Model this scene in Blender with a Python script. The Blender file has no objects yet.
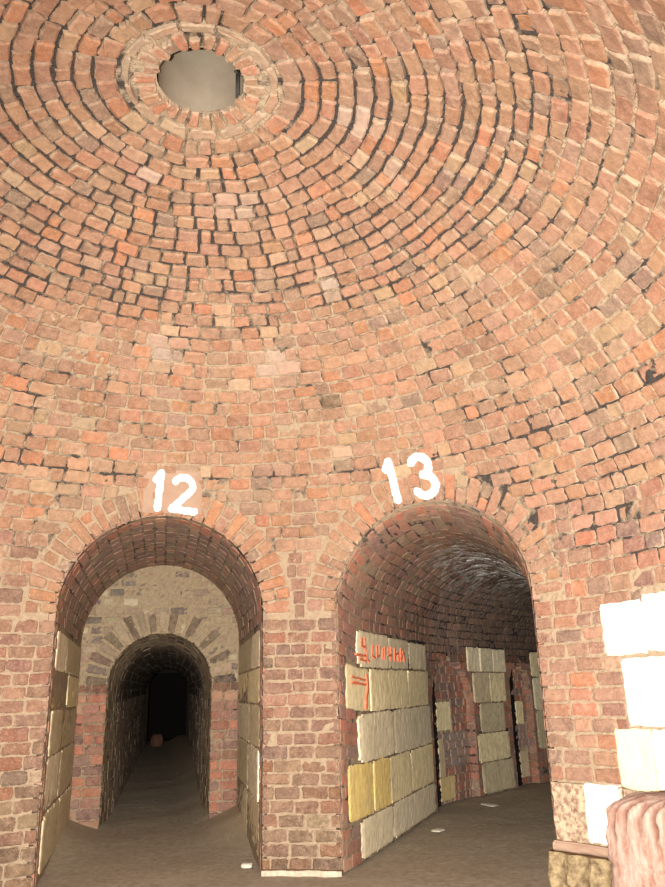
import bpy, math, random
import numpy as np
random.seed(5)
rng = np.random.default_rng(11)
PI = math.pi
#GEO
CX, CY, R0 = -.8, 4.1, 3.4
SR, SZ, T1 = 3.6, 1.68, 2.86
PH0 = math.asin((T1-SZ)/SR)
A12 = (-.845, .94, 2.2)      # centre along the wall, half width, springing height
A13 = (1.745, .945, 2.2)
ABK = (10.03, 1.3, 2.0)
def A(x): return np.asarray(x, dtype=float)
def prof(t):
    t = A(t); ph = PH0+(t-T1)/SR
    return np.where(t < T1, R0, SR*np.cos(ph)), np.where(t < T1, t, SZ+SR*np.sin(ph))
def room(a, b):
    r, z = prof(b)
    return np.stack([CX+r*np.sin(a), CY+r*np.cos(a), z], -1)
def roomf(s, t): return room(A(s)/R0, t)
def archprof(v, hw, sp):
    """v runs up the left wall, round the vault and down the right wall -> (x, z)"""
    v = A(v); L = 2*sp+PI*hw
    an = PI-(v-sp)/hw
    x = np.where(v < sp, -hw, np.where(v > sp+PI*hw, hw, hw*np.cos(an)))
    z = np.where(v < sp, v, np.where(v > sp+PI*hw, L-v, sp+hw*np.sin(an)))
    return x, z
def unit(az): return np.array([math.sin(math.radians(az)), math.cos(math.radians(az))])
def ruled(arch, cb, az, hwb, spb, length):
    s0, hw, sp = arch
    Lf = 2*sp+PI*hw; Lb = 2*spb+PI*hwb
    rt = np.array([math.cos(math.radians(az)), -math.sin(math.radians(az))])
    def f(a, b):
        a = A(a); b = A(b)
        x, z = archprof(b, hw, sp); F = roomf(s0+x, z)
        x2, z2 = archprof(b*Lb/Lf, hwb, spb)
        B = np.stack([cb[0]+x2*rt[0], cb[1]+x2*rt[1], z2+0*x2], -1)
        k = (a/length)[..., None]
        return F*(1-k)+B*k
    return f, Lf
CB12 = (-2.22, 10.1); AZ12 = -13.6
left12, LF12 = ruled(A12, CB12, AZ12, .97, 2.12, 2.9)
back_, LFB = ruled(ABK, (.35, -3.0), 180-6, 1.3, 2.0, 3.6)
# flat end wall of the left recess (x across, z up)
def wall12(a, b):
    rt = (math.cos(math.radians(AZ12)), -math.sin(math.radians(AZ12)))
    a = A(a); b = A(b)
    return np.stack([CB12[0]+a*rt[0], CB12[1]+a*rt[1], b+0*a], -1)
AZI = -11.5; INL = 16.0
def inner(a, b):
    a = A(a); b = A(b)
    e = np.clip((a-.15)/1.1, 0, 1); e = e*e*(3-2*e); hw = .63-.05*e; sp = 1.60-.04*e
    k = np.clip((a-1.3)/15, 0, 1); hw = hw+k*.08
    L0 = 2*1.6+PI*.63; L = 2*sp+PI*hw
    v = b*L/L0
    an = PI-(v-sp)/hw
    x = np.where(v < sp, -hw, np.where(v > sp+PI*hw, hw, hw*np.cos(an)))
    z = np.where(v < sp, v, np.where(v > sp+PI*hw, L-v, sp+hw*np.sin(an)))
    d = unit(AZI); rt = (d[1], -d[0])
    return np.stack([CB12[0]+d[0]*a+x*rt[0], CB12[1]+d[1]*a+x*rt[1], z+0*a], -1)
LIN = 2*1.6+PI*.63
# right passage: the left wall line in plan, bending to the right
def az13(u): return 19.4+16*np.clip((u-3.3)/1.2, 0, 1)+8*np.clip((u-4.8)/2, 0, 1)
_u = np.linspace(0, 14, 1401)
_p = np.cumsum(np.stack([np.sin(np.radians(az13(_u))), np.cos(np.radians(az13(_u)))], 1)*.01, 0)+np.array([.04, 7.40])
W13 = 1.72; SP13 = 2.12
LF13 = 2*2.2+PI*.945
def sweep13(a, b):
    a = A(a); b = A(b)
    hw = W13/2; L = 2*SP13+PI*hw
    x, z = archprof(b*L/LF13, hw, SP13)
    az = np.radians(az13(a))
    px = np.interp(a, _u, _p[:, 0]); py = np.interp(a, _u, _p[:, 1])
    return np.stack([px+(x+hw)*np.cos(az), py-(x+hw)*np.sin(az), z+0*a], -1)
def pass13(a, b):
    a = A(a); b = A(b)
    S = sweep13(a, b)
    x, z = archprof(b, A13[1], A13[2]); F = roomf(A13[0]+x, z)
    k = np.clip(a/.6, 0, 1)[..., None]
    return F*(1-k)+S*k
#ENDGEO
def normals(f, a, b, sgn):
    e = 2e-3
    da = f(a+e, b)-f(a-e, b); db = f(a, b+e)-f(a, b-e)
    n = np.cross(da, db); n /= np.linalg.norm(n, axis=-1, keepdims=True)+1e-9
    return n*sgn
def sn(x, y, seed=0, sc=1.0):
    x = x*sc; y = y*sc; s = seed*1.7
    return (np.sin(x*1.3+y*.7+s)+np.sin(-x*.8+y*1.9+s*2.1)+np.sin(x*2.9-y*2.3+s*.6)*.6+np.sin(x*4.1+y*5.3+s*3)*.4)/3.0
# ------------------------------------------------------------ mesh collector
class MB:
    def __init__(s): s.v = []; s.f = []; s.n = 0; s.m = []; s.c = []; s.e = []; s.k = []
    def add(s, V, F, mat, col, edge, crust=0.0):
        V = np.asarray(V, dtype=float).reshape(-1, 3); n = len(V)
        s.v.append(V); s.f.append(np.asarray(F, dtype=int)+s.n); s.m.append(np.full(len(F), mat, dtype=int))
        s.c.append(np.broadcast_to(np.asarray(col, dtype=float), (n, 4))); s.e.append(np.broadcast_to(edge, (n,)).astype(float))
        s.k.append(np.broadcast_to(crust, (n,)).astype(float)); s.n += n
    def build(s, name, mats, parent=None, smooth=False):
        me = bpy.data.meshes.new(name)
        V = np.concatenate(s.v); F = np.concatenate(s.f)
        me.vertices.add(len(V)); me.vertices.foreach_set('co', V.ravel())
        me.loops.add(F.size); me.loops.foreach_set('vertex_index', F.ravel())
        me.polygons.add(len(F)); me.polygons.foreach_set('loop_start', np.arange(0, F.size, 4))
        me.polygons.foreach_set('loop_total', np.full(len(F), 4)) if bpy.app.version < (4, 0) else None
        me.polygons.foreach_set('material_index', np.concatenate(s.m))
        me.update(calc_edges=True)
        ca = me.attributes.new('tint', 'FLOAT_COLOR', 'POINT'); ca.data.foreach_set('color', np.concatenate(s.c).ravel())
        ea = me.attributes.new('rim', 'FLOAT', 'POINT'); ea.data.foreach_set('value', np.concatenate(s.e))
        ka = me.attributes.new('crust', 'FLOAT', 'POINT'); ka.data.foreach_set('value', np.concatenate(s.k))
        me.polygons.foreach_set('use_smooth', np.full(len(F), smooth))
        for m in mats: me.materials.append(m)
        me.validate(); me.update()
        o = bpy.data.objects.new(name, me); bpy.context.scene.collection.objects.link(o)
        if parent is not None: o.parent = parent
        return o
def gridfaces(na, nb):
    i = np.arange(na-1)[:, None]; j = np.arange(nb-1)[None, :]
    q = i*nb+j
    return np.stack([q, q+nb, q+nb+1, q+1], -1).reshape(-1, 4)
GA = np.array([0, .07, .33, .67, .93, 1]); GB = np.array([0, .12, .5, .88, 1])
def emit(mb, f, sgn, B, col, crust=0.0, depth=.09, gap=.011, rough=.006, wob=None, mat=0, GA=GA, GB=GB, lean=.006, bev=.010, la=1.0, jk=1.0):
    """B: n x 4 (a0,a1,b0,b1); la = metres per unit of a (array or number)"""
    B = np.asarray(B, dtype=float); n = len(B)
    if n == 0: return
    la = np.broadcast_to(np.asarray(la, dtype=float), (n,))
    ga = gap/la
    B = B.copy(); B[:, 2:4] += rng.normal(0, .0025*jk, (n, 2)); B[:, 0] += rng.normal(0, .002*jk, n)/la
    a0 = B[:, 0]+ga/2; a1 = B[:, 1]-ga/2; b0 = B[:, 2]+gap/2; b1 = B[:, 3]-gap/2
    na, nb = len(GA), len(GB)
    fa = np.broadcast_to(GA[None, :, None], (n, na, nb)).copy(); fb = np.broadcast_to(GB[None, None, :], (n, na, nb)).copy()
    # rounded corners and a ragged outline
    jit = rng.normal(0, 1, (n, na, nb, 2))
    fa += jit[..., 0]*.022*jk; fb += jit[..., 1]*.038*jk
    for ci in (0, na-1):
        for cj in (0, nb-1):
            fa[:, ci, cj] += (.05 if ci == 0 else -.05)*rng.uniform(.5, 1.6, n); fb[:, ci, cj] += (.09 if cj == 0 else -.09)*rng.uniform(.5, 1.6, n)
    a = a0[:, None, None]+(a1-a0)[:, None, None]*fa
    b = b0[:, None, None]+(b1-b0)[:, None, None]*fb
    if wob is not None: b = b+wob(a, b)
    edge = np.zeros((n, na, nb)); edge[:, [0, -1], :] = 1; edge[:, :, [0, -1]] = 1
    d = edge*bev+rng.normal(0, rough*.22, (n, na, nb))+rng.normal(0, rough, n)[:, None, None]
    tilt = rng.normal(0, lean, (n, 2))
    d += tilt[:, 0][:, None, None]*(GA-.5)[None, :, None]+tilt[:, 1][:, None, None]*(GB-.5)[None, None, :]
    N = normals(f, a, b, sgn); P0 = f(a, b); P = P0+N*d[..., None]
    # skirt going into the wall
    ring = [(i, 0) for i in range(na)]+[(na-1, j) for j in range(1, nb)]+[(i, nb-1) for i in range(na-2, -1, -1)]+[(0, j) for j in range(nb-2, 0, -1)]
    ri = np.array([r[0] for r in ring]); rj = np.array([r[1] for r in ring]); m = len(ring)
    S = (P0+N*depth)[:, ri, rj]
    V = np.concatenate([P.reshape(n, na*nb, 3), S], 1)
    F = gridfaces(na, nb)
    top = ri*nb+rj; bot = na*nb+np.arange(m)
    sk = np.stack([top, np.roll(top, -1), np.roll(bot, -1), bot], -1)
    if sgn > 0: sk = sk[:, ::-1]; F = F[:, ::-1]
    F = np.concatenate([F, sk])
    # orientation: face towards the room (-N)
    nv = V.shape[1]
    FF = (F[None]+(np.arange(n)*nv)[:, None, None]).reshape(-1, 4)
    E = np.concatenate([edge.reshape(n, -1), np.ones((n, m))], 1).ravel()
    C = np.repeat(np.asarray(col, dtype=float), nv, 0)
    K = np.repeat(np.broadcast_to(crust, (n,)), nv)
    mb.add(V.reshape(-1, 3), FF, mat, C, E, K)
def subtract(iv, cuts):
    for c0, c1 in cuts:
        out = []
        for x0, x1 in iv:
            if c1 <= x0 or c0 >= x1: out.append((x0, x1)); continue
            if c0 > x0: out.append((x0, c0))
            if c1 < x1: out.append((c1, x1))
        iv = out
    return iv
def archcut(s0, hw, sp, ring, scale=1.0):
    def c(b0, b1):
        m = (b0+b1)/2
        if m < sp: return [((s0-hw)*scale, (s0+hw)*scale)]
        R = hw+ring
        if m-sp >= R: return []
        w = max(math.sqrt(R*R-(m-sp)**2), 0)
        return [((s0-w)*scale, (s0+w)*scale)]
    return c
def rectcut(rects):
    def c(b0, b1):
        m = (b0+b1)/2
        return [(r[0], r[1]) for r in rects if r[2]-.01 < m < r[3]+.01]
    return c
def lay(a0, a1, courses, length, cuts=(), la=lambda b: 1.0, minlen=.05):
    """length(b)->metres. returns brick rectangles and metres-per-a"""
    out = []; LA = []
    for b0, b1 in courses:
        bm = (b0+b1)/2; k = la(bm); L = length(bm)
        iv = [(a0, a1)]
        for c in cuts: iv = subtract(iv, c(b0, b1))
        for x0, x1 in iv:
            x = x0; first = True
            while x < x1-1e-6:
                q = L*random.choice((1, 1, 1, .95, 1.08, .62))*random.uniform(.9, 1.1)/k
                if first: q *= random.choice((.5, .75, 1)); first = False
                if x1-x-q < minlen/k*1.6: q = x1-x if x1-x < 1.4*L/k else (x1-x)/2
                x2 = min(x+q, x1)
                if (x2-x)*k > .02: out.append((x, x2, b0, b1)); LA.append(k)
                x = x2
    return np.array(out), np.array(LA)
PAL = {'wall': [((.37, .165, .115), 5), ((.33, .18, .135), 5), ((.42, .23, .165), 4), ((.28, .15, .12), 3), ((.23, .145, .125), 1.5), ((.44, .175, .10), 1.4), ((.40, .27, .18), .8), ((.18, .13, .12), .15)],
       'dome': [((.39, .195, .125), 5), ((.41, .225, .15), 5), ((.36, .20, .14), 4), ((.46, .19, .105), 1.6), ((.33, .205, .15), 2.5), ((.44, .285, .185), 1.6), ((.26, .175, .14), .6), ((.48, .35, .24), .2)],
       'vault': [((.29, .17, .13), 5), ((.33, .20, .15), 4), ((.23, .15, .125), 4), ((.38, .21, .15), 2), ((.27, .20, .14), 2)],
       'lun': [((.36, .27, .175), 5), ((.30, .22, .15), 4), ((.14, .115, .10), 3.2), ((.33, .20, .15), 1), ((.46, .37, .25), 4)],
       'red': [((.42, .16, .10), 5), ((.34, .165, .12), 4), ((.27, .15, .125), 2), ((.46, .24, .16), 2)],
       'inner': [((.27, .20, .15), 5), ((.22, .17, .13), 4), ((.31, .22, .155), 3), ((.33, .27, .21), 2)],
       'niche': [((.38, .15, .10), 4), ((.30, .15, .11), 3), ((.24, .15, .13), 2)]}
def tints(n, key, smear=.5, sj=.25):
    p = PAL[key]; w = np.array([q[1] for q in p]); w = w/w.sum()
    i = rng.choice(len(p), n, p=w); c = np.array([q[0] for q in p])[i]
    if key in ('wall', 'dome'): mean = np.average(np.array([q[0] for q in p]), axis=0, weights=w); c = (c*.82+mean*.18)*np.array([.86, .83, .75])
    c = c*rng.uniform(.86, 1.13, (n, 1))*rng.uniform(.95, 1.05, (n, 3))
    s = np.clip(smear+rng.normal(0, sj, n), 0, 1)
    return np.concatenate([np.clip(c, 0, 1), s[:, None]], 1)
def backing(mb, f, sgn, a, b, d, keep=None, dark=0.0, mat=1, wob=None, rough=.006, depthf=None, crust=None):
    a, b = np.meshgrid(a, b, indexing='ij')
    bb = b+(wob(a, b) if wob else 0)
    P = f(a, bb); N = normals(f, a, bb, sgn)
    dd = d+rng.normal(0, rough, a.shape)
    if depthf is not None: dd = dd+depthf(a, b)
    P = P+N*dd[..., None]
    F = gridfaces(*a.shape)
    if sgn > 0: F = F[:, ::-1]
    if keep is not None:
        am = (a[:-1, :-1]+a[1:, 1:])/2; bm = (b[:-1, :-1]+b[1:, 1:])/2
        F = F[keep(am, bm).reshape(-1)]
    dk = dark(a, b) if callable(dark) else np.full(a.shape, dark)
    C = np.zeros((a.size, 4)); C[:, 0] = dk.ravel(); C[:, 3] = 1
    mb.add(P.reshape(-1, 3), F, mat, C, 0, crust(a, b).ravel() if crust is not None else 0.0)
# ------------------------------------------------------------ materials
def nodes(name):
    m = bpy.data.materials.new(name); m.use_nodes = True
    nt = m.node_tree; b = nt.nodes['Principled BSDF']
    return m, nt, b
def N_(nt, t, **k):
    n = nt.nodes.new(t)
    for a, v in k.items():
        if a.startswith('i_'): n.inputs[a[2:].replace('_', ' ')].default_value = v
        else: setattr(n, a, v)
    return n
def noise(nt, scale, detail=4, rough=.6, vec=None, dist=0.0):
    n = N_(nt, 'ShaderNodeTexNoise'); n.inputs['Scale'].default_value = scale; n.inputs['Detail'].default_value = detail
    n.inputs['Roughness'].default_value = rough; n.inputs['Distortion'].default_value = dist
    nt.links.new(vec or geo(nt), n.inputs['Vector']); return n.outputs['Fac']
def geo(nt):
    for n in nt.nodes:
        if n.type == 'TEX_COORD': return n.outputs['Object']
    return N_(nt, 'ShaderNodeTexCoord').outputs['Object']
def ramp(nt, x, lo, hi, o0=0.0, o1=1.0):
    n = N_(nt, 'ShaderNodeMapRange'); n.inputs['From Min'].default_value = lo; n.inputs['From Max'].default_value = hi
    n.inputs['To Min'].default_value = o0; n.inputs['To Max'].default_value = o1
    nt.links.new(x, n.inputs['Value']); return n.outputs['Result']
def math_(nt, op, a, b=None):
    n = N_(nt, 'ShaderNodeMath', operation=op)
    for i, x in enumerate((a, b)):
        if x is None: continue
        if isinstance(x, (int, float)): n.inputs[i].default_value = x
        else: nt.links.new(x, n.inputs[i])
    return n.outputs[0]
def mix(nt, fac, a, b, blend='MIX'):
    n = N_(nt, 'ShaderNodeMix', data_type='RGBA', blend_type=blend)
    for s, x in ((n.inputs[0], fac), (n.inputs[6], a), (n.inputs[7], b)):
        if isinstance(x, (int, float)): s.default_value = x
        elif isinstance(x, tuple): s.default_value = x+(1,) if len(x) == 3 else x
        else: nt.links.new(x, s)
    return n.outputs[2]
def bump(nt, b, h, s, d=.01):
    n = N_(nt, 'ShaderNodeBump'); n.inputs['Strength'].default_value = s; n.inputs['Distance'].default_value = d
    nt.links.new(h, n.inputs['Height']); nt.links.new(n.outputs[0], b.inputs['Normal'])
def attr(nt, name): return N_(nt, 'ShaderNodeAttribute', attribute_name=name)
def brick_mat(name, mortar=(.42, .31, .215), crustcol=(.62, .60, .58), stain=(.10, .075, .065), bmp=.28):
    m, nt, b = nodes(name)
    t = attr(nt, 'tint'); rim = attr(nt, 'rim').outputs['Fac']; cr = attr(nt, 'crust').outputs['Fac']
    n1 = noise(nt, 22, 5, .65); n2 = noise(nt, 70, 4, .7); n3 = noise(nt, 5, 4, .6)
    col = mix(nt, ramp(nt, n1, .3, .75), t.outputs['Color'], mix(nt, 1.0, t.outputs['Color'], (.62, .66, .68), 'MULTIPLY'))
    col = mix(nt, ramp(nt, n2, .5, .8, 0, .45), col, (.60, .42, .30))
    col = mix(nt, ramp(nt, noise(nt, 13, 6, .75, dist=.4), .42, .7, 0, .34), col, (.47, .31, .215))
    # dark grime in blotches
    col = mix(nt, ramp(nt, n3, .56, .76, 0, .4), col, stain)
    # mortar smeared over the brick from its rim inwards
    sm = math_(nt, 'ADD', math_(nt, 'MULTIPLY', rim, .42), math_(nt, 'MULTIPLY', t.outputs['Alpha'], .38))
    sm = math_(nt, 'ADD', sm, ramp(nt, noise(nt, 26, 7, .8), .25, .8, -.35, .5))
    sm = math_(nt, 'ADD', sm, ramp(nt, noise(nt, 2.3, 5, .65), .3, .7, -.22, .26))
    col = mix(nt, ramp(nt, sm, .42, .78, 0, .8), col, mortar)
    # pale lime spots
    col = mix(nt, ramp(nt, noise(nt, 8, 8, .75), .63, .74, 0, .6), col, (.62, .52, .40))
    ck = math_(nt, 'MULTIPLY', cr, ramp(nt, noise(nt, 5, 9, .75, dist=.7), .47, .60))
    col = mix(nt, ck, col, crustcol)
    nt.links.new(col, b.inputs['Base Color']); b.inputs['Roughness'].default_value = .88; b.inputs['Specular IOR Level'].default_value = .25
    bump(nt, b, math_(nt, 'ADD', n1, math_(nt, 'MULTIPLY', n2, .5)), bmp, .008)
    return m
def mortar_mat(name, pale=(.40, .295, .20), dark=(.055, .045, .04)):
    m, nt, b = nodes(name)
    t = attr(nt, 'tint'); sep = N_(nt, 'ShaderNodeSeparateColor'); nt.links.new(t.outputs['Color'], sep.inputs[0])
    n1 = noise(nt, 2.6, 5, .7); n2 = noise(nt, 40, 4, .7)
    p = mix(nt, ramp(nt, n2, .3, .75), pale, tuple(c*.66 for c in pale))
    k = math_(nt, 'ADD', sep.outputs[0], ramp(nt, n1, .25, .75, -.5, .5))
    k = math_(nt, 'ADD', k, ramp(nt, noise(nt, 9, 4, .6), .25, .75, -.35, .35))
    col = mix(nt, ramp(nt, k, .3, .62), p, dark)
    cr = attr(nt, 'crust').outputs['Fac']
    col = mix(nt, math_(nt, 'MULTIPLY', cr, ramp(nt, noise(nt, 5, 9, .75, dist=.7), .47, .60)), col, (.80, .80, .80))
    nt.links.new(col, b.inputs['Base Color']); b.inputs['Roughness'].default_value = .95; b.inputs['Specular IOR Level'].default_value = .1
    bump(nt, b, n2, .7, .01)
    return m
def stone_mat(name):
    m, nt, b = nodes(name)
    t = attr(nt, 'tint')
    mp = N_(nt, 'ShaderNodeMapping'); mp.inputs['Scale'].default_value = (16, 16, 2.2); nt.links.new(geo(nt), mp.inputs[0])
    n1 = noise(nt, 1.6, 5, .65, mp.outputs[0]); n2 = noise(nt, 14, 6, .7); n3 = noise(nt, 3, 4, .6)
    col = mix(nt, ramp(nt, n1, .35, .7, 0, .55), t.outputs['Color'], mix(nt, 1.0, t.outputs['Color'], (.62, .58, .50), 'MULTIPLY'))
    col = mix(nt, ramp(nt, n3, .52, .75, 0, .6), col, (.60, .50, .33))
    dk = math_(nt, 'MULTIPLY', t.outputs['Alpha'], ramp(nt, n2, .45, .7))
    col = mix(nt, dk, col, (.20, .16, .12))
    nt.links.new(col, b.inputs['Base Color']); b.inputs['Roughness'].default_value = .85; b.inputs['Specular IOR Level'].default_value = .2
    bump(nt, b, math_(nt, 'ADD', n1, math_(nt, 'MULTIPLY', n2, .6)), .35, .008)
    return m
def plain_mat(name, c, c2=None, scale=12, rough=.9, bs=.5, lo=.35, hi=.7):
    m, nt, b = nodes(name)
    n1 = noise(nt, scale, 6, .68)
    col = mix(nt, ramp(nt, n1, lo, hi), c, c2 or tuple(x*.7 for x in c))
    nt.links.new(col, b.inputs['Base Color']); b.inputs['Roughness'].default_value = rough; b.inputs['Specular IOR Level'].default_value = .2
    bump(nt, b, n1, bs, .01)
    return m
M_B = brick_mat('brick'); M_M = mortar_mat('mortar'); M_S = stone_mat('limestone')
M_VB = brick_mat('vault_brick', mortar=(.30, .22, .155), stain=(.05, .04, .04), crustcol=(.80, .80, .80))
M_VM = mortar_mat('vault_mortar', pale=(.33, .25, .17), dark=(.05, .04, .038))
M_LB = brick_mat('lunette_brick', mortar=(.40, .30, .195), stain=(.12, .10, .08))
M_LM = mortar_mat('lunette_mortar', pale=(.39, .295, .19), dark=(.17, .15, .11))
M_IB = brick_mat('gallery_brick', mortar=(.36, .29, .22), stain=(.12, .10, .08))
M_IM = mortar_mat('gallery_mortar', pale=(.36, .29, .22), dark=(.14, .11, .09))
M_P = plain_mat('white_paint', (.93, .92, .88), (.84, .82, .77), 30, .7, .3, .5, .8)
M_G = plain_mat('red_paint', (.62, .13, .06), (.66, .26, .15), 25, .8, .2)
M_PL = plain_mat('pink_plaster', (.36, .25, .18), (.33, .20, .145), 9, .9, .4)
M_SH = plain_mat('grey_plaster', (.30, .245, .18), (.24, .19, .14), 3.5, .9, .3)
M_I = plain_mat('dark_iron', (.05, .045, .04), None, 20, .7, .3)
M_DK = plain_mat('niche_shade', (.012, .010, .009))  # near-black colour painted where the niches lie in shadow
M_R = plain_mat('yellow_render', (.46, .37, .25), (.25, .14, .10), 26, .9, .9, .44, .60)
M_CB = plain_mat('weathered_stone', (.36, .27, .15), (.11, .07, .04), 16, .9, 1.0, .38, .66)
def struct(o): o['kind'] = 'structure'; return o
def tag(o, label, cat, group=None):
    o['label'] = label; o['category'] = cat
    if group: o['group'] = group
    return o
def empty(name, loc):
    o = bpy.data.objects.new(name, None); o.location = loc; bpy.context.scene.collection.objects.link(o); o.empty_display_size = .1; return o
# ------------------------------------------------------------ wall of the round chamber and the dome
TH0, TH1 = -2.6, -2.6+2*PI
def wobr(a, b):
    k = np.clip((b-3.3)/1.2, .25, 1)
    return k*(sn(a*3, b*.8, 1)*.030+sn(a*9, b*2, 4)*.010)*np.clip((6.9-b)/.6, .2, 1)
TC = 3.44
cs = []; t = 0.0
while t < 6.79:
    h = .112 if t < 2.0 else (.126 if t < 2.8 else (.125 if t < 4.7 else .117))
    h *= random.uniform(.95, 1.05)
    if 6.79-t-h < .06: h = 6.79-t
    cs.append((t, t+h)); t += h
RING = .30
BLK = [(3.30, 3.68, 1.69, 2.07), (3.69, 4.10, 1.70, 2.10), (3.42, 3.93, 1.20, 1.67), (3.94, 4.4, 1.20, 1.68), (3.30, 3.60, .78, 1.185), (3.61, 4.15, .78, 1.19), (2.98, 3.29, .40, .80)]
RENDER_Z = .80
cuts = [archcut(*A12, RING, 1/R0), archcut(*A13, RING, 1/R0), archcut(*ABK, RING, 1/R0), rectcut([(r[0]/R0, r[1]/R0, r[2], r[3]) for r in BLK]+[(2.69/R0, 4.6/R0, -1, .78)])]
Bk, La = lay(TH0, TH1, cs, lambda b: .235 if b < 2.2 else (.205 if b < 4.7 else .172), cuts, lambda b: float(prof(b)[0]))
cols = tints(len(Bk), 'wall', .45)
dm = Bk[:, 2] > 2.9
cols[dm] = tints(int(dm.sum()), 'dome', .35)
up = Bk[:, 2] > 4.9
cols[up, 3] *= .55
thm = (Bk[:, 0]+Bk[:, 1])/2
# soot and blackened bricks in patches of the dome; browner, dirtier foot of the walls
def spot(th, t, w, k):
    q = np.exp(-(((thm-th)*3.0)**2+(Bk[:, 2]-t)**2)/w**2); cols[:, :3] *= (1-k*q*rng.uniform(.4, 1, len(q)))[:, None]
for sp_ in ((.31, 4.18, .13, .75), (.86, 4.27, .16, .6), (1.17, 4.46, .16, .5), (-.05, 3.9, .15, .4), (-.55, 4.1, .25, .3), (-.24, 3.42, .2, .5), (-1.3, 3.0, .5, .35), (.0, 1.6, .25, .25), (-.05, 3.0, .2, .3)): spot(*sp_)
for th_, t_, w_ in ((1.35, 6.2, .10), (.10, 6.1, .10), (.43, 5.27, .08), (1.12, 5.79, .06), (-.6, 6.3, .07), (.12, 4.6, .12), (-.3, 4.7, .1)):      # limewash splashes
    q = np.clip(1.2*np.exp(-(((thm-th_)*np.maximum(prof(Bk[:, 2])[0], .3))**2+(Bk[:, 2]-t_)**2)/w_**2), 0, .42)[:, None]; cols[:, :3] = cols[:, :3]*(1-q)+np.array([.52, .44, .37])*q
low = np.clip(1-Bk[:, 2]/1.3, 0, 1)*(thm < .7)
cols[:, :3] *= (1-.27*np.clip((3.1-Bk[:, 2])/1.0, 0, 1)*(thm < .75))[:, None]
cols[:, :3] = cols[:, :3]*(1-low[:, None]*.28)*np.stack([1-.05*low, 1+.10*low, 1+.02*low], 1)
def darkr(a, b):
    # black dirt sits in the open joints high in the dome, pale mortar fills them lower down
    k = np.clip((b-4.7)/.9, 0, 1)*(.42+.4*np.clip((1-np.cos(a))*1.2, 0, 1))+np.where(b > 2.3, .27, -.22)+.12*np.clip((b-2.6)/.4, 0, 1)*np.clip((np.abs(a)-.4)/.4, 0, 1)*np.clip((5-b)/.4, 0, 1)
    s_ = a*R0
    for c_, hw, sp in (A12, A13):
        q = np.where(b > sp, np.hypot(s_-c_, b-sp), np.abs(s_-c_))-hw; k = k+.06*np.exp(-((q-.33)/.03)**2)*(b > sp)-.12*(q < .42)*(q > .0)*(b > sp)
    k = k*np.clip((7.0-b)/.5, .3, 1)
    k = k+.40*np.exp(-((b-3.55)/.07)**2)+.22*(np.abs(b-2.8) < .5)*(a > .5)
    return k
def deepr(a, b): return .020*np.clip((b-4.9)/.6, 0, 1)
def opening(arch, g=.05):
    s0, hw, sp = arch
    def inside(a, b):
        s = a*R0-s0
        return np.where(b < sp, np.abs(s) < hw+g, s*s+(b-sp)**2 < (hw+g)**2)
    return inside
O12, O13, OB = opening(A12), opening(A13), opening(ABK)
keep = lambda a, b: ~(O12(a, b) | O13(a, b) | OB(a, b))
wallm = MB(); domem = MB()
ag = np.linspace(TH0, TH1, 560)
backing(wallm, room, -1, ag, np.linspace(-.05, TC, 92), .016, keep, darkr, wob=wobr, depthf=deepr, rough=.004)
backing(domem, room, -1, ag, np.linspace(TC, 7.035, 92), .016, keep, darkr, wob=wobr, depthf=deepr, rough=.004)
for mb, sel in ((wallm, Bk[:, 2] < TC), (domem, Bk[:, 2] >= TC)):
    for hi_, g_ in ((Bk[:, 2] < 4.95, .0125), (Bk[:, 2] >= 4.95, .020)):
        q_ = sel & hi_
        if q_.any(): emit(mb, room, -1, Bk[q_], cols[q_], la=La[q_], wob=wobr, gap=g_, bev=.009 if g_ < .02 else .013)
# crown ring of bricks set on end round the eye of the dome
nr = 26; q = np.linspace(TH0, TH1, nr+1)
Q = [(q[i], q[i+1], 6.90+random.uniform(-.03, .03), 7.04+random.uniform(-.012, .012)) for i in range(nr)]
q2 = np.linspace(TH0, TH1, 15); Q += [(q2[i], q2[i+1], 6.80, 6.89+random.uniform(-.02, .01)) for i in range(14)]; Q = np.array(Q)
cc = tints(nr+14, 'dome', 1.0); cc[:nr:3, :3] = cc[:nr:3, :3]*.45+np.array([.50, .18, .10])*.55; cc[nr:, :3] = cc[nr:, :3]*.6+np.array([.45, .36, .25])*.4
emit(domem, room, -1, Q, cc, la=.40, gap=.026, depth=.04, jk=1.8)
dome = struct(domem.build('ceiling', [M_B, M_M]))
wall = struct(wallm.build('wall_front', [M_B, M_M]))
# arch rings of voussoirs
def voussoirs(arch, name, key='dome', n=30, label=None, smear=.3):
    s0, hw, sp = arch
    def polar(a, b):           # a = angle from the left, b = radius
        return roomf(s0-b*np.cos(a), sp+b*np.sin(a))
    mb = MB(); R = []
    e = np.cumsum([0]+[random.uniform(.85, 1.15) for _ in range(n)]); e = e/e[-1]*PI
    for i in range(n):
        o = hw+RING*random.uniform(.88, 1.0)
        if i % 2: R.append((e[i], e[i+1], hw, o))
        else:
            k = hw+RING*random.uniform(.42, .58); R += [(e[i], e[i+1], hw, k), (e[i], e[i+1], k, o)]
    c = tints(len(R), key, smear)
    emit(mb, polar, -1, np.array(R), c, la=hw+.15, gap=.016, depth=.11)
    return mb.build(name, [M_B, M_M], wall)
voussoirs(A12, 'arch_ring'); voussoirs(A13, 'arch_ring'); voussoirs(ABK, 'arch_ring', n=40)
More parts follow.
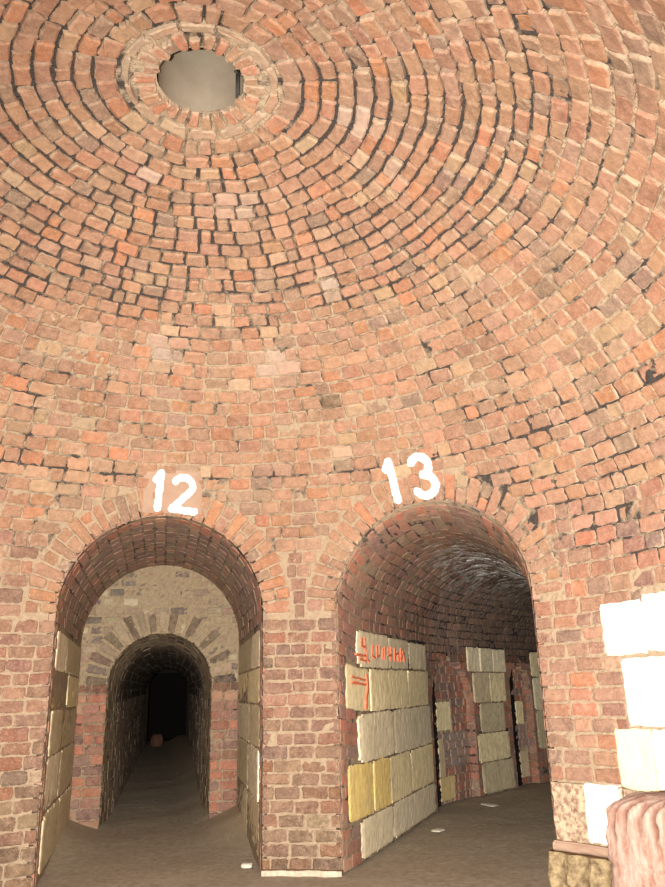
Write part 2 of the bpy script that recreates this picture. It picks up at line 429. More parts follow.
# ------------------------------------------------------------ stone blocks
STN = {'pale': (.92, .80, .56), 'cream': (.93, .79, .48), 'yellow': (.92, .70, .26), 'grey': (.85, .74, .54), 'olive': (.66, .56, .37), 'white': (.92, .89, .78), 'tan': (.72, .58, .38), 'ochre': (.78, .60, .30)}
def block(f, sgn, rect, kind, parent, dirt=.35, depth=.16, proud=.014, rough=.005, name='limestone_block', mat=None, label=None):
    mb = MB(); g = lambda a, b: f(a, b)
    na = max(5, int((rect[1]-rect[0])/.05)); nb = max(5, int((rect[3]-rect[2])/.05))
    X = np.concatenate([[0, .04], np.linspace(.12, .88, na), [.96, 1]]); Y = np.concatenate([[0, .05], np.linspace(.13, .87, nb), [.95, 1]])
    c = np.array([*STN[kind], dirt]); c[:3] *= random.uniform(.93, 1.05)
    def shifted(a, b): return f(a, b)-normals(f, a, b, sgn)*proud
    emit(mb, shifted, sgn, [rect], [c], depth=depth, gap=.008, rough=rough, GA=X, GB=Y, lean=.005, bev=.006, jk=.28)
    o = mb.build(name, [mat or M_S], parent)
    if label: o['label'] = label
    return o
kinds = ['white', 'white', 'white', 'white', 'cream', 'white', 'white']
for r, k in zip(BLK, kinds): block(roomf, -1, r, k, wall, .12, proud=.045 if r[2] < .5 else .015)
# rendered rubble patch, tile ledge and weathered base at the foot of the right pier
def slab(f, sgn, rect, nx, ny, dfun, depth, name, mat, parent, col=(.5, .4, .3, .3)):
    X = np.linspace(rect[0], rect[1], nx); Y = np.linspace(rect[2], rect[3], ny)
    a, b = np.meshgrid(X, Y, indexing='ij'); P0 = f(a, b); N = normals(f, a, b, sgn)
    P = P0+N*dfun(a, b)[..., None]
    F = gridfaces(nx, ny)
    ring = [(i, 0) for i in range(nx)]+[(nx-1, j) for j in range(1, ny)]+[(i, ny-1) for i in range(nx-2, -1, -1)]+[(0, j) for j in range(ny-2, 0, -1)]
    ri = np.array([r[0] for r in ring]); rj = np.array([r[1] for r in ring])
    S = (P0+N*depth)[ri, rj]; top = ri*ny+rj; bot = nx*ny+np.arange(len(ring))
    sk = np.stack([top, np.roll(top, -1), np.roll(bot, -1), bot], -1)
    F = np.concatenate([F, sk])
    if sgn > 0: F = F[:, ::-1]
    mb = MB(); mb.add(np.concatenate([P.reshape(-1, 3), S]), F, 0, col, 0)
    return mb.build(name, [mat], parent, smooth=True)
slab(roomf, -1, (2.70, 3.31, .38, .785), 60, 40, lambda a, b: -.012-.014*sn(a*14, b*14, 3)-.01*sn(a*31, b*37, 7), .05, 'render_patch', M_R, wall)
slab(roomf, -1, (2.70, 3.29, .315, .385), 50, 10, lambda a, b: -.075+.012*sn(a*9, b*30, 2)+.03*(np.abs(b-.35)/.035)**4, .05, 'tile_ledge', M_PL, wall)
def based(a, b):
    u = np.clip(b/.32, 0, 1); e = np.clip((a-2.62)/.12, 0, 1)
    pr = .11+.10*np.sqrt(np.clip(1-(u*1.02-.15)**2, 0, 1))
    fold = .05*np.abs(np.sin(a*16+b*18+1.5*np.sin(b*14)))+.012*sn(a*22, b*22, 5)
    return -(pr*np.sqrt(e*(2-e))-.04*(1-e))+fold
slab(roomf, -1, (2.62, 4.5, -.02, .32), 150, 30, based, .08, 'base_stone', M_CB, wall)
slab(roomf, -1, (3.31, 4.5, .30, .78), 60, 30, lambda a, b: -.01-.012*sn(a*14, b*14, 3), .05, 'render_patch', M_R, wall)
# pale lime rubble along the foot of the pier between the arches
slab(roomf, -1, (.10, .81, -.02, .03), 50, 6, lambda a, b: -.05-.02*sn(a*20, b*8, 2), .02, 'mortar_skirting', plain_mat('lime_rubble', (.60, .52, .40), (.38, .30, .22), 25), wall)
# ------------------------------------------------------------ left recess
w12 = MB()
def courses(b0, b1, h):
    n = max(1, round((b1-b0)/h)); e = np.linspace(b0, b1, n+1); return [(e[i], e[i+1]) for i in range(n)]
ST12 = []      # (a0,a1,z0,z1,kind)
for (z0, z1), kk in zip(((.06, .52), (.53, .98), (.99, 1.38), (1.39, 1.72), (1.73, 2.08)), (('olive', 'tan'), ('grey', 'olive'), ('olive', 'olive'), ('yellow', 'cream'), ('grey', 'olive'))):
    e = [.24, random.uniform(1.1, 2.0), 2.86]
    ST12 += [(e[i], e[i+1], z0, z1, kk[i]) for i in range(2)]
sc12 = rectcut([r[:4] for r in ST12]+[(r[0], r[1], LF12-r[3], LF12-r[2]) for r in ST12])
Bv, _ = lay(.10, 2.9, courses(0, LF12, .118), lambda b: .24, [sc12])
cv = tints(len(Bv), 'vault', .35); jb = Bv[:, 1] < .5; cv[jb] = tints(int(jb.sum()), 'red', .2)
cv[:, :3] *= 1.15
emit(w12, left12, -1, Bv, cv, depth=.1, gap=.012, rough=.0012, lean=.001, bev=.0025)
backing(w12, left12, -1, np.linspace(0.0, 2.92, 60), np.linspace(0, LF12, 150), .004, dark=lambda a, b: .35*(np.minimum(b, LF12-b) > 2.1)+.05, rough=.002)
rec = struct(w12.build('wall_left', [M_VB, M_VM]))
for r in ST12:
    block(left12, -1, r[:4], r[4], rec, .4, proud=.004)
    k2 = {'olive': random.choice(('olive', 'tan', 'grey')), 'yellow': 'cream', 'grey': 'grey', 'cream': 'cream', 'tan': 'pale', 'pale': 'grey'}[r[4]]
    block(left12, -1, (r[0], r[1], LF12-r[3], LF12-r[2]), k2, rec, .45, proud=.004)
# end wall of the recess with its small arch
we = MB(); AI = (0.0, .63, 1.60)
def vaultcut(b0, b1):
    m = (b0+b1)/2; w = .98 if m < 2.12 else math.sqrt(max(1.0**2-(m-2.12)**2, 0)); return [(-3, -w), (w, 3)]
Be, _ = lay(-1.1, 1.1, courses(.0, 3.15, .115), lambda b: .22, [archcut(*AI, .26), vaultcut])
ce = tints(len(Be), 'red', .35); hi = Be[:, 2] > 1.62; ce[hi] = tints(int(hi.sum()), 'lun', .5); mi = (Be[:, 2] > 1.5) & ~hi; ce[mi, :3] *= .45
gm = (rng.random(len(Be)) < .35) & ~hi; ce[gm, :3] *= .75
emit(we, wall12, -1, Be[~hi], ce[~hi], mat=0, rough=.007); emit(we, wall12, -1, Be[hi], ce[hi], mat=2, rough=.010, gap=.03)
def k12(a, b):
    ins = np.where(b < 1.60, np.abs(a) < .64, a*a+(b-1.60)**2 < .64**2)
    return ~ins & np.where(b < 2.1, np.abs(a) < 1.03, a*a+(b-2.1)**2 < 1.03**2)
backing(we, wall12, -1, np.linspace(-1.15, 1.15, 100), np.linspace(-.02, 1.62, 60), .016, k12, dark=.25, mat=1)
backing(we, wall12, -1, np.linspace(-1.15, 1.15, 100), np.linspace(1.62, 3.25, 60), .008, k12, dark=.05, mat=3)
def pol12(a, b): return wall12(-b*np.cos(a), 1.60+b*np.sin(a))
e = np.linspace(0, PI, 20); Vr = np.array([(e[i], e[i+1], .63, .63+random.uniform(.26, .36)) for i in range(19)])
cvr = tints(19, 'lun', .1); cvr[::2, :3] *= .42
emit(we, pol12, -1, Vr, cvr, la=.8, gap=.035, mat=2, rough=.012, depth=.12)
endw = struct(we.build('wall_back', [M_B, M_M, M_LB, M_LM]))
# long narrow gallery behind the small arch
wi = MB()
Bi, _ = lay(.1, 1.3, courses(0, LIN, .12), lambda b: .26)
Bj, _ = lay(1.31, INL, courses(0, LIN, .15), lambda b: .34)
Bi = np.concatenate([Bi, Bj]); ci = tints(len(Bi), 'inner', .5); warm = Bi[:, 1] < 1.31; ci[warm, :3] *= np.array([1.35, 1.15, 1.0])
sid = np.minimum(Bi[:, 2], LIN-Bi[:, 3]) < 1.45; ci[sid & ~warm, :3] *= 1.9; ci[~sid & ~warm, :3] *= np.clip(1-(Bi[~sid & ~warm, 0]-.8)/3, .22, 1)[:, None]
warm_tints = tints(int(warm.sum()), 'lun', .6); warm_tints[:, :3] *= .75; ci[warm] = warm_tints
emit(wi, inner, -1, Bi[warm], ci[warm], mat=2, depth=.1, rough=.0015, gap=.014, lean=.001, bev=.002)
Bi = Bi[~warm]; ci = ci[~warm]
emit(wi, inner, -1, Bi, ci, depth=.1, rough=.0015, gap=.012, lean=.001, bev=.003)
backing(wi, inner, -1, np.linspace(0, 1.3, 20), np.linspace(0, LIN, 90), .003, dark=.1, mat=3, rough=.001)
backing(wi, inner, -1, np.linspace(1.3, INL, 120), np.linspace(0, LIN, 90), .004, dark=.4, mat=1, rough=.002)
gal = struct(wi.build('wall_rear', [M_IB, M_IM, M_LB, M_LM]))
# ------------------------------------------------------------ right passage
KZ = LF13/(2*SP13+PI*W13/2)      # b -> z scale on the side walls of this passage (z = b/KZ)
NI = [(3.55, 4.98, 1.90), (6.18, 6.84, 1.80), (8.3, 9.2, 1.8)]    # a0, a1, crown height
def nichecut(b0, b1):
    z = (b0+b1)/2/KZ; out = []
    for a0, a1, zc in NI:
        hw = (a1-a0)/2; sp = zc-hw; m = (a0+a1)/2
        if z < sp: out.append((a0, a1))
        elif z < zc+.02: w = math.sqrt(max(hw*hw-(z-sp)**2, 0)); out.append((m-w, m+w))
    return out
S13 = [ # a0,a1,z0,z1,kind
 (.52, 1.55, 1.70, 2.05, 'pale'), (1.56, 2.45, 1.70, 2.04, 'pale'), (2.46, 3.36, 1.70, 2.03, 'pale'),
 (.30, .80, 1.29, 1.69, 'cream'), (.81, 1.28, 1.28, 1.69, 'cream'), (1.29, 2.30, 1.28, 1.69, 'cream'), (2.31, 3.36, 1.28, 1.69, 'cream'),
 (.50, 1.60, .83, 1.27, 'pale'), (1.61, 3.38, .82, 1.27, 'grey'),
 (.30, .82, .36, .82, 'yellow'), (.83, 1.4, .36, .82, 'yellow'), (1.41, 2.3, .36, .81, 'cream'), (2.31, 3.42, .36, .81, 'cream'),
 (.50, 1.45, .02, .35, 'pale'), (1.46, 3.46, .02, .35, 'grey'),
 (4.86, 5.25, 1.70, 2.06, 'pale'), (5.26, 5.68, 1.70, 2.05, 'pale'), (5.69, 6.10, 1.70, 2.04, 'pale'),
 (5.0, 5.52, 1.26, 1.69, 'tan'), (5.53, 6.04, 1.26, 1.69, 'cream'), (5.16, 5.94, .84, 1.25, 'olive'), (5.04, 6.02, .44, .83, 'cream'), (5.10, 6.08, .02, .43, 'olive'),
 (6.9, 7.8, 1.62, 2.02, 'cream'), (6.92, 7.8, 1.1, 1.61, 'pale'), (6.93, 7.8, .5, 1.09, 'olive')]
sc13 = rectcut([(r[0], r[1], r[2]*KZ, r[3]*KZ) for r in S13])
wp = MB()
LEN13 = 12.5
Bp, _ = lay(.10, LEN13, courses(0, LF13, .116), lambda b: .23, [sc13, nichecut])
vz = np.minimum(Bp[:, 2], LF13-Bp[:, 3]); vault = vz > 2.12
am = (Bp[:, 0]+Bp[:, 1])/2; fr = Bp[:, 2]/LF13
cp = tints(len(Bp), 'vault', .3)
nr_ = (am < 3.6) & (fr < .52); cp[nr_, :3] *= np.array([1.05, .92, .88])
jb = am < .35; cp[jb] = tints(int(jb.sum()), 'red', .25)
sw = (fr < .28) & (am > .35); cp[sw] = tints(int(sw.sum()), 'niche', .3)
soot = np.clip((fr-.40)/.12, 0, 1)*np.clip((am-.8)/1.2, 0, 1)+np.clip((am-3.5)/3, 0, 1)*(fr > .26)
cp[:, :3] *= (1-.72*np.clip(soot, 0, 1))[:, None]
def crst(a, b): fr = b/LF13; return np.clip(1.5*np.exp(-((fr-.52)/.08)**2)*np.exp(-((a-3.6)/2.4)**2)*np.clip((a-.9)/1.2, 0, 1), 0, 1.2)
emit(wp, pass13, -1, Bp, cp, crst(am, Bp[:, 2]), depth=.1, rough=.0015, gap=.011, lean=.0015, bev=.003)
def kp(a, b):
    z = b/KZ; ok = np.ones_like(a, bool)
    for a0, a1, zc in NI:
        hw = (a1-a0)/2; sp = zc-hw; m = (a0+a1)/2
        ok &= ~np.where(z < sp, np.abs(a-m) < hw+.02, (a-m)**2+(z-sp)**2 < (hw+.02)**2)
    return ok
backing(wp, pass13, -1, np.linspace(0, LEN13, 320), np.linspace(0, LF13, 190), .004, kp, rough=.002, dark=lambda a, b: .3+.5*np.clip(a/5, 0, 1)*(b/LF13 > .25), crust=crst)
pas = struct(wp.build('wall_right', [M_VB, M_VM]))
def left13(a, z): return pass13(a, A(z)*KZ)
for r in S13: block(left13, -1, r[:4], r[4], pas, .30 if r[0] < 3 else .5, depth=.2)
# shallow niches: reveal and back face
ND, NG, NDD = .12, .42, .55     # depth of the blocking wall, gap at its near side faced with a painted shadow strip, depth of the void behind the gap
for i, (a0, a1, zc) in enumerate(NI):
    hw = (a1-a0)/2; sp = zc-hw; m = (a0+a1)/2; nm = MB(); ng = a0+min(NG, hw*.9)
    Nn = normals(left13, np.array([m]), np.array([1.0]), -1)[0]
    def nback(a, b): return left13(a, b)+Nn*ND
    def nvoid(a, b): return left13(a, b)+Nn*NDD
    def reveal(a, b):        # a = depth, b = along the arch
        x, z = archprof(b, hw, sp); return left13(m+x, z)+Nn*A(a)[..., None]
    L = 2*sp+PI*hw
    NB = {0: [(ng+.02, ng+.52, .92, 1.30, 'cream'), (ng+.02, ng+.50, .04, .33, 'ochre'), (ng+.02, ng+.22, .34, .82, 'tan')],
          1: [(ng+.02, ng+.26, .9, 1.25, 'cream'), (ng+.02, ng+.3, .1, .5, 'tan')], 2: []}[i]
    def outs(b0, b1):
        z = (b0+b1)/2; w = hw+.12 if z < sp else (math.sqrt(max((hw+.12)**2-(z-sp)**2, 0)))
        return [(-9, max(m-w, ng+random.uniform(-.05, .03))), (m+w, 99)]
    Bn, _ = lay(a0-.2, a1+.2, courses(0, zc+.1, .11), lambda b: .22, [outs, rectcut([q[:4] for q in NB])])
    tn = tints(len(Bn), 'niche', .35)*np.array([1.0, 1.0, 1.05, 1]); gq = (Bn[:, 2] < .85) & (Bn[:, 2] > .35); tn[gq, :3] = tn[gq, :3]*.4+np.array([.36, .29, .27])*.6
    emit(nm, nback, -1, Bn, tn, rough=.004)
    Br, _ = lay(0.0, ND+.1, courses(0, L, .11), lambda b: .2)
    emit(nm, reveal, -1, Br, tints(len(Br), 'niche', .3), mat=0, rough=.006)
    backing(nm, nback, -1, np.linspace(ng, a1+.2, 30), np.linspace(0, zc+.1, 40), .014, dark=.25)
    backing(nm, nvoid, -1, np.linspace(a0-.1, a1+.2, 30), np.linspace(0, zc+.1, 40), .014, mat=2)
    backing(nm, nback, -1, np.linspace(a0-.02, ng+.03, 8), np.linspace(0, zc+.05, 60), -.004, lambda a, b: (b < zc-.03-.5*(1-np.clip((a-a0)/hw, 0, 1))**2)*1 > 0, mat=2, rough=.006)  # near-black strip painted as the shadow line along the niche's near edge
    backing(nm, reveal, -1, np.linspace(0, ND+.1, 6), np.linspace(0, L, 60), .012, dark=.4)
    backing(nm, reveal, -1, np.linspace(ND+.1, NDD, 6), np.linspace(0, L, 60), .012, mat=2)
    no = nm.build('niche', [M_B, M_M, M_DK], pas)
    for q in NB: block(nback, -1, q[:4], q[4], no, .3, proud=.01)
# end of the right passage: closing wall, far round the bend
q0 = [pass13(np.array([LEN13-.05]), np.array([v]))[0] for v in np.linspace(0, LF13, 41)]
cm = np.mean([q0[0], q0[-1]], 0)
mb = MB(); V = [*q0, cm]; mb.add(V, [(i, i+1, 41, 41) for i in range(40)] if False else [(2*i, 2*i+1, 2*i+2, 41) for i in range(20)], 0, (.2, .15, .12, .3), 0)
struct(mb.build('wall_passage_end', [M_VM]))
# passage the photographer stands in
wb = MB()
Bb, _ = lay(.1, 3.6, courses(0, LFB, .13), lambda b: .26)
emit(wb, back_, -1, Bb, tints(len(Bb), 'wall', .4))
backing(wb, back_, -1, np.linspace(0, 3.6, 30), np.linspace(0, LFB, 80), .016, dark=.2)
struct(wb.build('wall_near', [M_B, M_M]))
# ------------------------------------------------------------ ventilation shaft in the eye of the dome
Zt = float(prof(7.04)[1])
sh = MB(); n = 48; ang = np.linspace(0, 2*PI, n+1)
def shaft(a, b): return np.stack([CX+.272*np.sin(a), CY+.272*np.cos(a), A(b)], -1)
def shaftw(a, b):
    r = .287+.006*sn(a*2, b*3, 2); return np.stack([CX+.012+r*np.sin(a), CY+r*np.cos(a), b+0*a], -1)
a_, b_ = np.meshgrid(ang, np.linspace(Zt+.025, Zt+1.3, 20), indexing='ij')
a_[-1] = a_[0]
sh.add(shaftw(a_, b_).reshape(-1, 3), gridfaces(n+1, 20), 0, (.4, .33, .25, .3), 0)
sw_ = shaftw(ang[:-1], np.full(n, Zt+1.3)); c0 = np.array([[CX, CY, Zt+1.3]])
sh.add(np.concatenate([sw_, c0]), [(2*i, 2*i+1, (2*i+2) % n, n) for i in range(n//2)], 0, (.4, .33, .25, .3), 0)
sho = sh.build('ventilation_shaft', [M_SH], None, True)
struct(sho)
def rod(name, p0, p1, r, mat, parent=None, k=10):
    p0 = np.array(p0); p1 = np.array(p1); d = p1-p0; d /= np.linalg.norm(d)
    u = np.cross(d, [0.3, .9, .1]); u /= np.linalg.norm(u); w = np.cross(d, u)
    an = np.linspace(0, 2*PI, k, endpoint=False); c = np.cos(an)[:, None]*u+np.sin(an)[:, None]*w
    V = np.concatenate([p0+c*r*.1, p0+c*r, p1+c*r, p1+c*r*.1])
    F = [(i+j*k, (i+1) % k+j*k, (i+1) % k+(j+1)*k, i+(j+1)*k) for j in range(3) for i in range(k)]
    mb = MB(); mb.add(V, F, 0, (.1, .1, .1, 1), 0); return mb.build(name, [mat], parent, True)
br = empty('iron_bracket', shaft(np.array(1.2), np.array(Zt+.02))); 
bx = br.location
def rel(o, e): o.matrix_parent_inverse = __import__('mathutils').Matrix.Translation(e.location).inverted(); return o
for dx in (-.0, .035):
    p = shaft(np.array(1.05+dx*3), np.array(0.0)); rel(rod('iron_bar', (p[0]-.02, p[1], Zt+.02), (p[0]-.02, p[1], Zt+.24), .009, M_I, br), br)
rel(rod('cross_pin', (bx[0]-.05, bx[1]+.0, Zt+.2), (bx[0]+.06, bx[1]+.09, Zt+.2), .008, M_I, br), br)
tag(br, 'dark iron bracket of two upright bars inside the round opening of the dome', 'bracket')
# ------------------------------------------------------------ painted numbers
def pdist(P, poly):
    d = np.full(P.shape[:-1], 9.0)
    for (x0, y0), (x1, y1) in zip(poly[:-1], poly[1:]):
        v = np.array([x1-x0, y1-y0]); w = P-np.array([x0, y0]); k = np.clip((w@v)/max(v@v, 1e-9), 0, 1)
        d = np.minimum(d, np.linalg.norm(w-k[..., None]*v, axis=-1))
    return d
def painted(name, f, sgn, polys, wid, cell, mat, parent, proud=.016, thick=.03, ragged=.004, seed=1):
    allp = np.array([p for q in polys for p in q]); lo = allp.min(0)-wid; hi = allp.max(0)+wid
    nx = int((hi[0]-lo[0])/cell)+2; ny = int((hi[1]-lo[1])/cell)+2
    X = lo[0]+np.arange(nx)*cell; Y = lo[1]+np.arange(ny)*cell
    xm, ym = np.meshgrid(X[:-1]+cell/2, Y[:-1]+cell/2, indexing='ij')
    P = np.stack([xm, ym], -1); D = np.min([pdist(P, q) for q in polys], 0)
    on = D < wid/2+ragged*sn(xm*60, ym*60, seed)
    idx = {}; V = []; F = []
    def vid(i, j, s):
        key = (i, j, s)
        if key not in idx: idx[key] = len(V); V.append((X[i], Y[j], s))
        return idx[key]
    for i, j in zip(*np.nonzero(on)):
        F.append((vid(i, j, 0), vid(i+1, j, 0), vid(i+1, j+1, 0), vid(i, j+1, 0)))
        for di, dj, c in ((-1, 0, ((0, 1), (0, 0))), (1, 0, ((1, 0), (1, 1))), (0, -1, ((0, 0), (1, 0))), (0, 1, ((1, 1), (0, 1)))):
            ii, jj = i+di, j+dj
            if not (0 <= ii < on.shape[0] and 0 <= jj < on.shape[1]) or not on[ii, jj]:
                (p, q), (r, s) = c; F.append((vid(i+r, j+s, 0), vid(i+p, j+q, 0), vid(i+p, j+q, 1), vid(i+r, j+s, 1)))
    V = np.array(V); a = V[:, 0]; b = V[:, 1]
    N = normals(f, a, b, sgn); PP = f(a, b)-N*(np.where(V[:, 2] > 0, -(thick-proud), proud))[:, None]
    mb = MB(); mb.add(PP, F, 0, (.9, .9, .9, 0), 0)
    return mb.build(name, [mat], parent)
def arc(cx, cy, rx, ry, d0, d1, n=18): return [(cx+rx*math.cos(math.radians(d0+(d1-d0)*i/n)), cy+ry*math.sin(math.radians(d0+(d1-d0)*i/n))) for i in range(n+1)]
ONE = [(-.045, .28), (-.0, .345), (.0, 0)]
TWO = arc(.115, .245, .095, .085, 150, -30)+[(.02, .015), (.245, .0)]
THREE = arc(.10, .255, .085, .08, 150, -85)+arc(.10, .085, .10, .09, 85, -150)
def place(poly, s, t, rot, k=1.0, kx=1.0):
    c, q = math.cos(rot), math.sin(rot); return [(s+(x*kx*c-y*q)*k, t+(x*kx*q+y*c)*k) for x, y in poly]
def number(s, t, digits, rot, k, label):
    P = roomf(s, t); e = empty('painted_number', P.tolist())
    for d, dx, dy in digits:
        rel(painted('digit', roomf, -1, [place([(x+dx, y+dy) for x, y in d], s, t, rot, k)], .070*k, .007, M_P, e, seed=int(s*10)), e)
    return tag(e, label, 'number')
number(-.91, 3.21, [(ONE, -.03, .01), (TWO, .09, -.0)], -.05, 1.0, 'white painted number 12 on the brick wall over the left arch')
number(1.50, 3.20, [(ONE, .0, .0), (THREE, .19, -.0)], .03, 1.08, 'white painted number 13 on the brick wall over the right arch')
def patch(name, s0, s1, t0, t1, mat, parent, seed):
    o = slab(roomf, -1, (s0, s1, t0, t1), 40, 30, lambda a, b: -.010+.004*sn(a*12, b*12, seed)+.02*np.maximum(np.abs(a-(s0+s1)/2)/((s1-s0)/2), np.abs(b-(t0+t1)/2)/((t1-t0)/2))**6, .04, name, mat, parent); return o
patch('plaster_patch', -1.10, -.50, 3.17, 3.60, M_PL, wall, 3)
# red writing on the topmost stones
G = empty('graffiti', left13(np.array(1.2), np.array(1.85)).tolist())
def gl(polys, wid=.022): rel(painted('letter', left13, -1, polys, wid, .009, M_G, G, proud=.024, thick=.03, ragged=.003), G)
gl([[(.58, 1.97), (.57, 1.90), (.66, 1.90)], [(.66, 1.98), (.66, 1.86)]])
gl([[(.50, 1.80), (.66, 1.82), (.66, 1.76), (.54, 1.77)], [(.72, 1.86), (.70, 1.78), (.78, 1.76)]])
gl([[(.90, 1.92), (.88, 1.82), (.98, 1.80)]]); gl([[(1.06, 1.92), (1.05, 1.82), (1.15, 1.83), (1.16, 1.93)]]); gl([[(1.28, 1.90), (1.25, 1.80)], [(1.36, 1.92), (1.34, 1.80)]])
gl([[(1.50, 1.92), (1.48, 1.84), (1.60, 1.85)], [(1.62, 1.93), (1.60, 1.80)]]); gl([[(1.76, 1.92), (1.76, 1.80)], [(1.76, 1.86), (1.9, 1.88), (1.92, 1.80)]]); gl([[(2.04, 1.93), (2.02, 1.80), (2.14, 1.90), (2.18, 1.80)]])
gl([[(.40, 1.58), (.62, 1.58)], [(.40, 1.53), (.62, 1.54)]], .02); gl([[(.68, 1.62), (.70, 1.5), (.64, 1.42), (.62, 1.32)]], .035)
tag(G, 'faded red painted writing across the topmost limestone blocks inside the right arch', 'graffiti')
# ------------------------------------------------------------ floor
X = np.linspace(-9, 12, 260); Y = np.linspace(-3.5, 28, 420)
a, b = np.meshgrid(X, Y, indexing='ij')
z = .010*sn(a*2, b*2, 2)+.003*sn(a*7, b*8, 5)-.012
# banks of trodden earth against the sides of the recess and gallery
d12 = unit(AZ12); r12 = (d12[1], -d12[0]); u_ = (a+1.6)*d12[0]+(b-7.27)*d12[1]; x_ = (a+1.6)*r12[0]+(b-7.27)*r12[1]
bank = np.clip((np.abs(x_)-.42)/.6, 0, 1)**1.5*np.clip((u_-.7)/1.6, 0, 1)*(u_ < 19)*(np.abs(x_) < 1.4)*np.where(u_ > 3.0, 1.0, .75)*.26
z = z+bank
mb = MB(); mb.add(np.stack([a, b, z], -1).reshape(-1, 3), gridfaces(260, 420), 0, np.stack([np.zeros(a.size)]*4, 1), bank.ravel()/.24)
mf, nt, bs = nodes('trodden_earth')
bk = attr(nt, 'rim').outputs['Fac']
n1 = noise(nt, 14, 8, .75); n2 = noise(nt, 1.1, 4, .6); n3 = noise(nt, 60, 5, .85); 
c = mix(nt, ramp(nt, n1, .36, .66), (.40, .315, .225), (.64, .52, .38))
c = mix(nt, ramp(nt, n3, .58, .68, 0, .8), c, (.68, .58, .45))
c = mix(nt, ramp(nt, n2, .5, .7, 0, .4), c, (.56, .45, .31))
c = mix(nt, ramp(nt, bk, .0, .7, 0, .8), c, (.60, .46, .29))
nt.links.new(c, bs.inputs['Base Color']); bs.inputs['Roughness'].default_value = .8; bs.inputs['Specular IOR Level'].default_value = .35
bump(nt, bs, math_(nt, 'ADD', n1, math_(nt, 'MULTIPLY', n3, .8)), 1.0, .04)
struct(mb.build('floor', [mf], None, True))
# ------------------------------------------------------------ stump of a brick pier in the right foreground
def stump(cx, cy, ax, w, dp, h):
    ex = np.array([math.cos(ax), math.sin(ax)]); ey = np.array([-ex[1], ex[0]])
    n = 460; th = np.linspace(0, 2*PI, n, endpoint=False)
    ce, se = np.cos(th), np.sin(th); k = (np.abs(ce)**6+np.abs(se)**6)**(-1/6)
    bx_, by_ = ce*k*w/2, se*k*dp/2
    per = np.cumsum(np.hypot(np.diff(bx_, append=bx_[0]), np.diff(by_, append=by_[0])))
    rows = 44; V = []; C = []
    for j in range(rows):
        u = j/(rows-1); zz = h*u
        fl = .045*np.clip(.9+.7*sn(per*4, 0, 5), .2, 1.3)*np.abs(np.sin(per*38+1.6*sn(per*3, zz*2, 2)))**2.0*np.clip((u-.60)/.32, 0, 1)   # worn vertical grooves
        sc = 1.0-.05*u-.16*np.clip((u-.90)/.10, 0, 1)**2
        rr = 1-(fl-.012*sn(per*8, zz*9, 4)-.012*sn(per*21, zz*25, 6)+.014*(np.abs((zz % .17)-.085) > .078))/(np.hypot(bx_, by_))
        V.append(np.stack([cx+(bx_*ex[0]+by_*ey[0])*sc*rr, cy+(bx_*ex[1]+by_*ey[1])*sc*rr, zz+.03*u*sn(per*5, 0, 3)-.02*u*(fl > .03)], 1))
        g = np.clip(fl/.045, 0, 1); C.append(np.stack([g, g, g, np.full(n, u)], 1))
    j = rows
    for q in (.7, .35, .02):
        V.append(np.stack([cx+(bx_*ex[0]+by_*ey[0])*.79*q, cy+(bx_*ex[1]+by_*ey[1])*.79*q, h+.02*sn(bx_*14*q, by_*14*q, 2)+.02], 1)); C.append(np.tile([.4, .4, .4, 1.0], (n, 1)))
    R = rows+3
    F = [(i+j*n, (i+1) % n+j*n, (i+1) % n+(j+1)*n, i+(j+1)*n) for j in range(R-1) for i in range(n)]
    mb = MB(); mb.add(np.concatenate(V), F, 0, np.concatenate(C), 0)
    return mb
m, nt, bs = nodes('worn_pink_brick')
t = attr(nt, 'tint'); sp_ = N_(nt, 'ShaderNodeSeparateColor'); nt.links.new(t.outputs['Color'], sp_.inputs[0])
mp = N_(nt, 'ShaderNodeMapping'); mp.inputs['Scale'].default_value = (22, 22, 4); nt.links.new(geo(nt), mp.inputs[0])
n1 = noise(nt, 1, 6, .7, mp.outputs[0]); n2 = noise(nt, 28, 5, .7)
c = mix(nt, ramp(nt, n1, .38, .62), (.20, .095, .065), (.33, .235, .19))
c = mix(nt, ramp(nt, n2, .55, .72, 0, .5), c, (.36, .28, .22))
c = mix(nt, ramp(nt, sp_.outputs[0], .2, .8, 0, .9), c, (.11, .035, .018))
nt.links.new(c, bs.inputs['Base Color']); bs.inputs['Roughness'].default_value = .9
bump(nt, bs, n2, .8, .012); M_ST = m
ST = empty('brick_stump', (2.02, 4.85, 0))
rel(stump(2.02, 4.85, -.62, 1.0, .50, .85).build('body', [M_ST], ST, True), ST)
tag(ST, 'broken pinkish brick pier stump with vertical grooves before the white blocks', 'stump')
def rubble(name, loc, size, mat, label, cat, group=None, seed=0):
    n1_, n2_ = 14, 10; th = np.linspace(0, 2*PI, n1_); ph = np.linspace(0.02, PI-.02, n2_)
    a, b = np.meshgrid(th, ph, indexing='ij')
    x = np.sign(np.cos(a))*np.abs(np.cos(a))**.6*np.sin(b)**.6; y = np.sign(np.sin(a))*np.abs(np.sin(a))**.6*np.sin(b)**.6; z = np.sign(np.cos(b))*np.abs(np.cos(b))**.6
    r = 1+.12*sn(x*3, y*3+z*2, seed)
    V = np.stack([x*r*size[0], y*r*size[1], z*r*size[2]+size[2]*.75], -1).reshape(-1, 3)
    mb = MB(); mb.add(V, gridfaces(n1_, n2_), 0, (.6, .5, .4, .3), 0)
    o = mb.build(name, [mat], None, False); o.location = loc; o.rotation_euler.z = seed; return tag(o, label, cat, group)
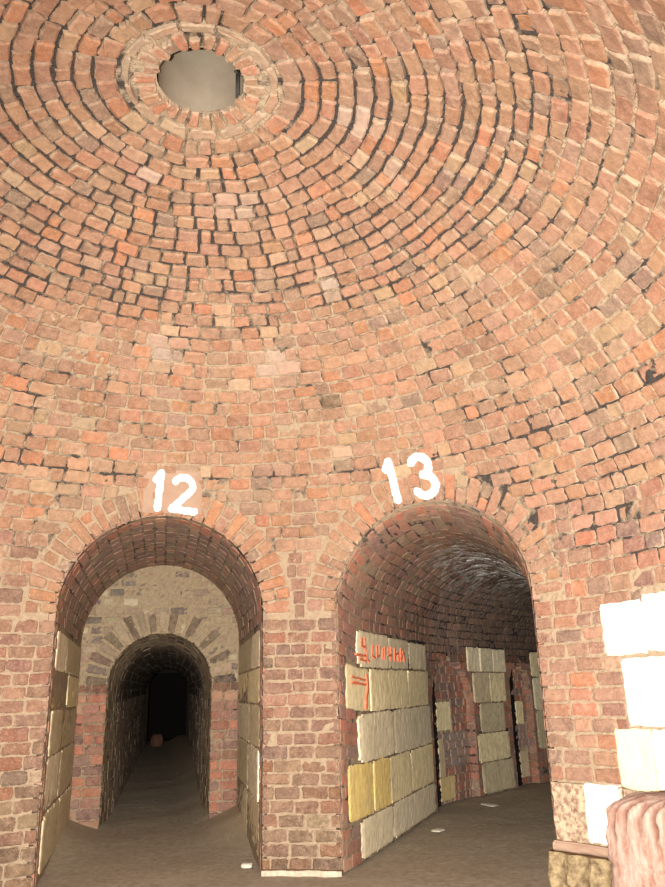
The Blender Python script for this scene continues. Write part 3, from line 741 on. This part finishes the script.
#RUBBLE
M_C = plain_mat('chalk_chip', (.74, .68, .56), None, 20); M_BR = plain_mat('dark_brick_lump', (.26, .13, .09), None, 18)
rubble('stone_chip', (1.05, 9.35, 0), (.09, .06, .012), M_C, 'flat pale stone chip on the passage floor nearer the arch', 'stone', seed=1)
rubble('stone_chip', (1.95, 11.15, 0), (.15, .07, .012), M_C, 'flat pale stone chip on the passage floor by the niche', 'stone', seed=2)
rubble('mortar_lump', (-.86, 7.75, 0), (.05, .04, .02), M_C, 'small white mortar lump beside the pier inside the left arch', 'stone', seed=3)
rubble('brick_lump', (-5.52, 25.0, 0), (.17, .15, .19), M_BR, 'dark reddish brick lump at the dark far end of the gallery', 'brick', seed=4)
# far doorway of the gallery: dark unlit chamber beyond
d = unit(AZI); r_ = np.array([d[1], -d[0]]); E0 = np.array(CB12)+d*INL
def P3(u, x, z): q = E0+d*u+r_*x; return (q[0], q[1], z)
mb = MB(); hw = 1.6
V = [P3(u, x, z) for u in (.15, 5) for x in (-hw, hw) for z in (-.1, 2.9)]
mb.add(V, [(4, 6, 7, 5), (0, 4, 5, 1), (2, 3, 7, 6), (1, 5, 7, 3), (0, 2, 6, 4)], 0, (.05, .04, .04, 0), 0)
struct(mb.build('wall_gallery_end', [plain_mat('unlit_black', (.02, .017, .015))]))  # near-black colour stands for the lack of light in the chamber
mb = MB()     # cross wall with the doorway cut in it
V = [P3(.0, x, z) for x, z in ((-1.6, 0), (-.60, 0), (-.60, 2.12), (-1.6, 2.9), (.60, 2.12), (1.6, 2.9), (.60, 0), (1.6, 0))]; V += [P3(.14, x, z) for x, z in ((-1.6, 0), (-.60, 0), (-.60, 2.12), (-1.6, 2.9), (.60, 2.12), (1.6, 2.9), (.60, 0), (1.6, 0))]
F = [(0, 1, 2, 3), (3, 2, 4, 5), (4, 6, 7, 5)]; F += [tuple(8+i for i in f[::-1]) for f in F]+[(1, 9, 10, 2), (2, 10, 12, 4), (4, 12, 14, 6)]
mb.add(V, F, 0, (.1, .1, .1, 0), 0)
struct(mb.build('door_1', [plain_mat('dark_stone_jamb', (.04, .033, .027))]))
# ------------------------------------------------------------ light: the camera's own flash, just left of the lens
L = bpy.data.lights.new('camera_flash', 'SPOT'); L.energy = 4800; L.shadow_soft_size = .03; L.color = (1, .96, .88); L.spot_size = math.radians(122); L.spot_blend = 1.0
lo = bpy.data.objects.new('camera_flash', L); bpy.context.scene.collection.objects.link(lo)
lo.location = (-.25, .03, 1.55); lo.rotation_euler = (math.radians(90+4), 0, math.radians(-3))
w = bpy.data.worlds.new('World'); bpy.context.scene.world = w; w.use_nodes = True; w.node_tree.nodes['Background'].inputs[0].default_value = (0, 0, 0, 1)
cam = bpy.data.cameras.new('Camera'); co = bpy.data.objects.new('Camera', cam); bpy.context.scene.collection.objects.link(co)
cam.sensor_fit = 'AUTO'; cam.sensor_width = 36; cam.lens = 775/887*36; cam.clip_start = .05
from mathutils import Matrix
p = math.radians(17.6)
co.matrix_world = Matrix.Translation((0, 0, 1.5)) @ Matrix.Rotation(math.radians(90)+p, 4, 'X') @ Matrix.Rotation(math.radians(-1.4), 4, 'Z')
sc = bpy.context.scene; sc.camera = co
sc.view_settings.view_transform = 'Standard'; sc.view_settings.look = 'None'; sc.view_settings.gamma = 1; sc.view_settings.exposure = 0; sc.view_settings.use_curve_mapping = False
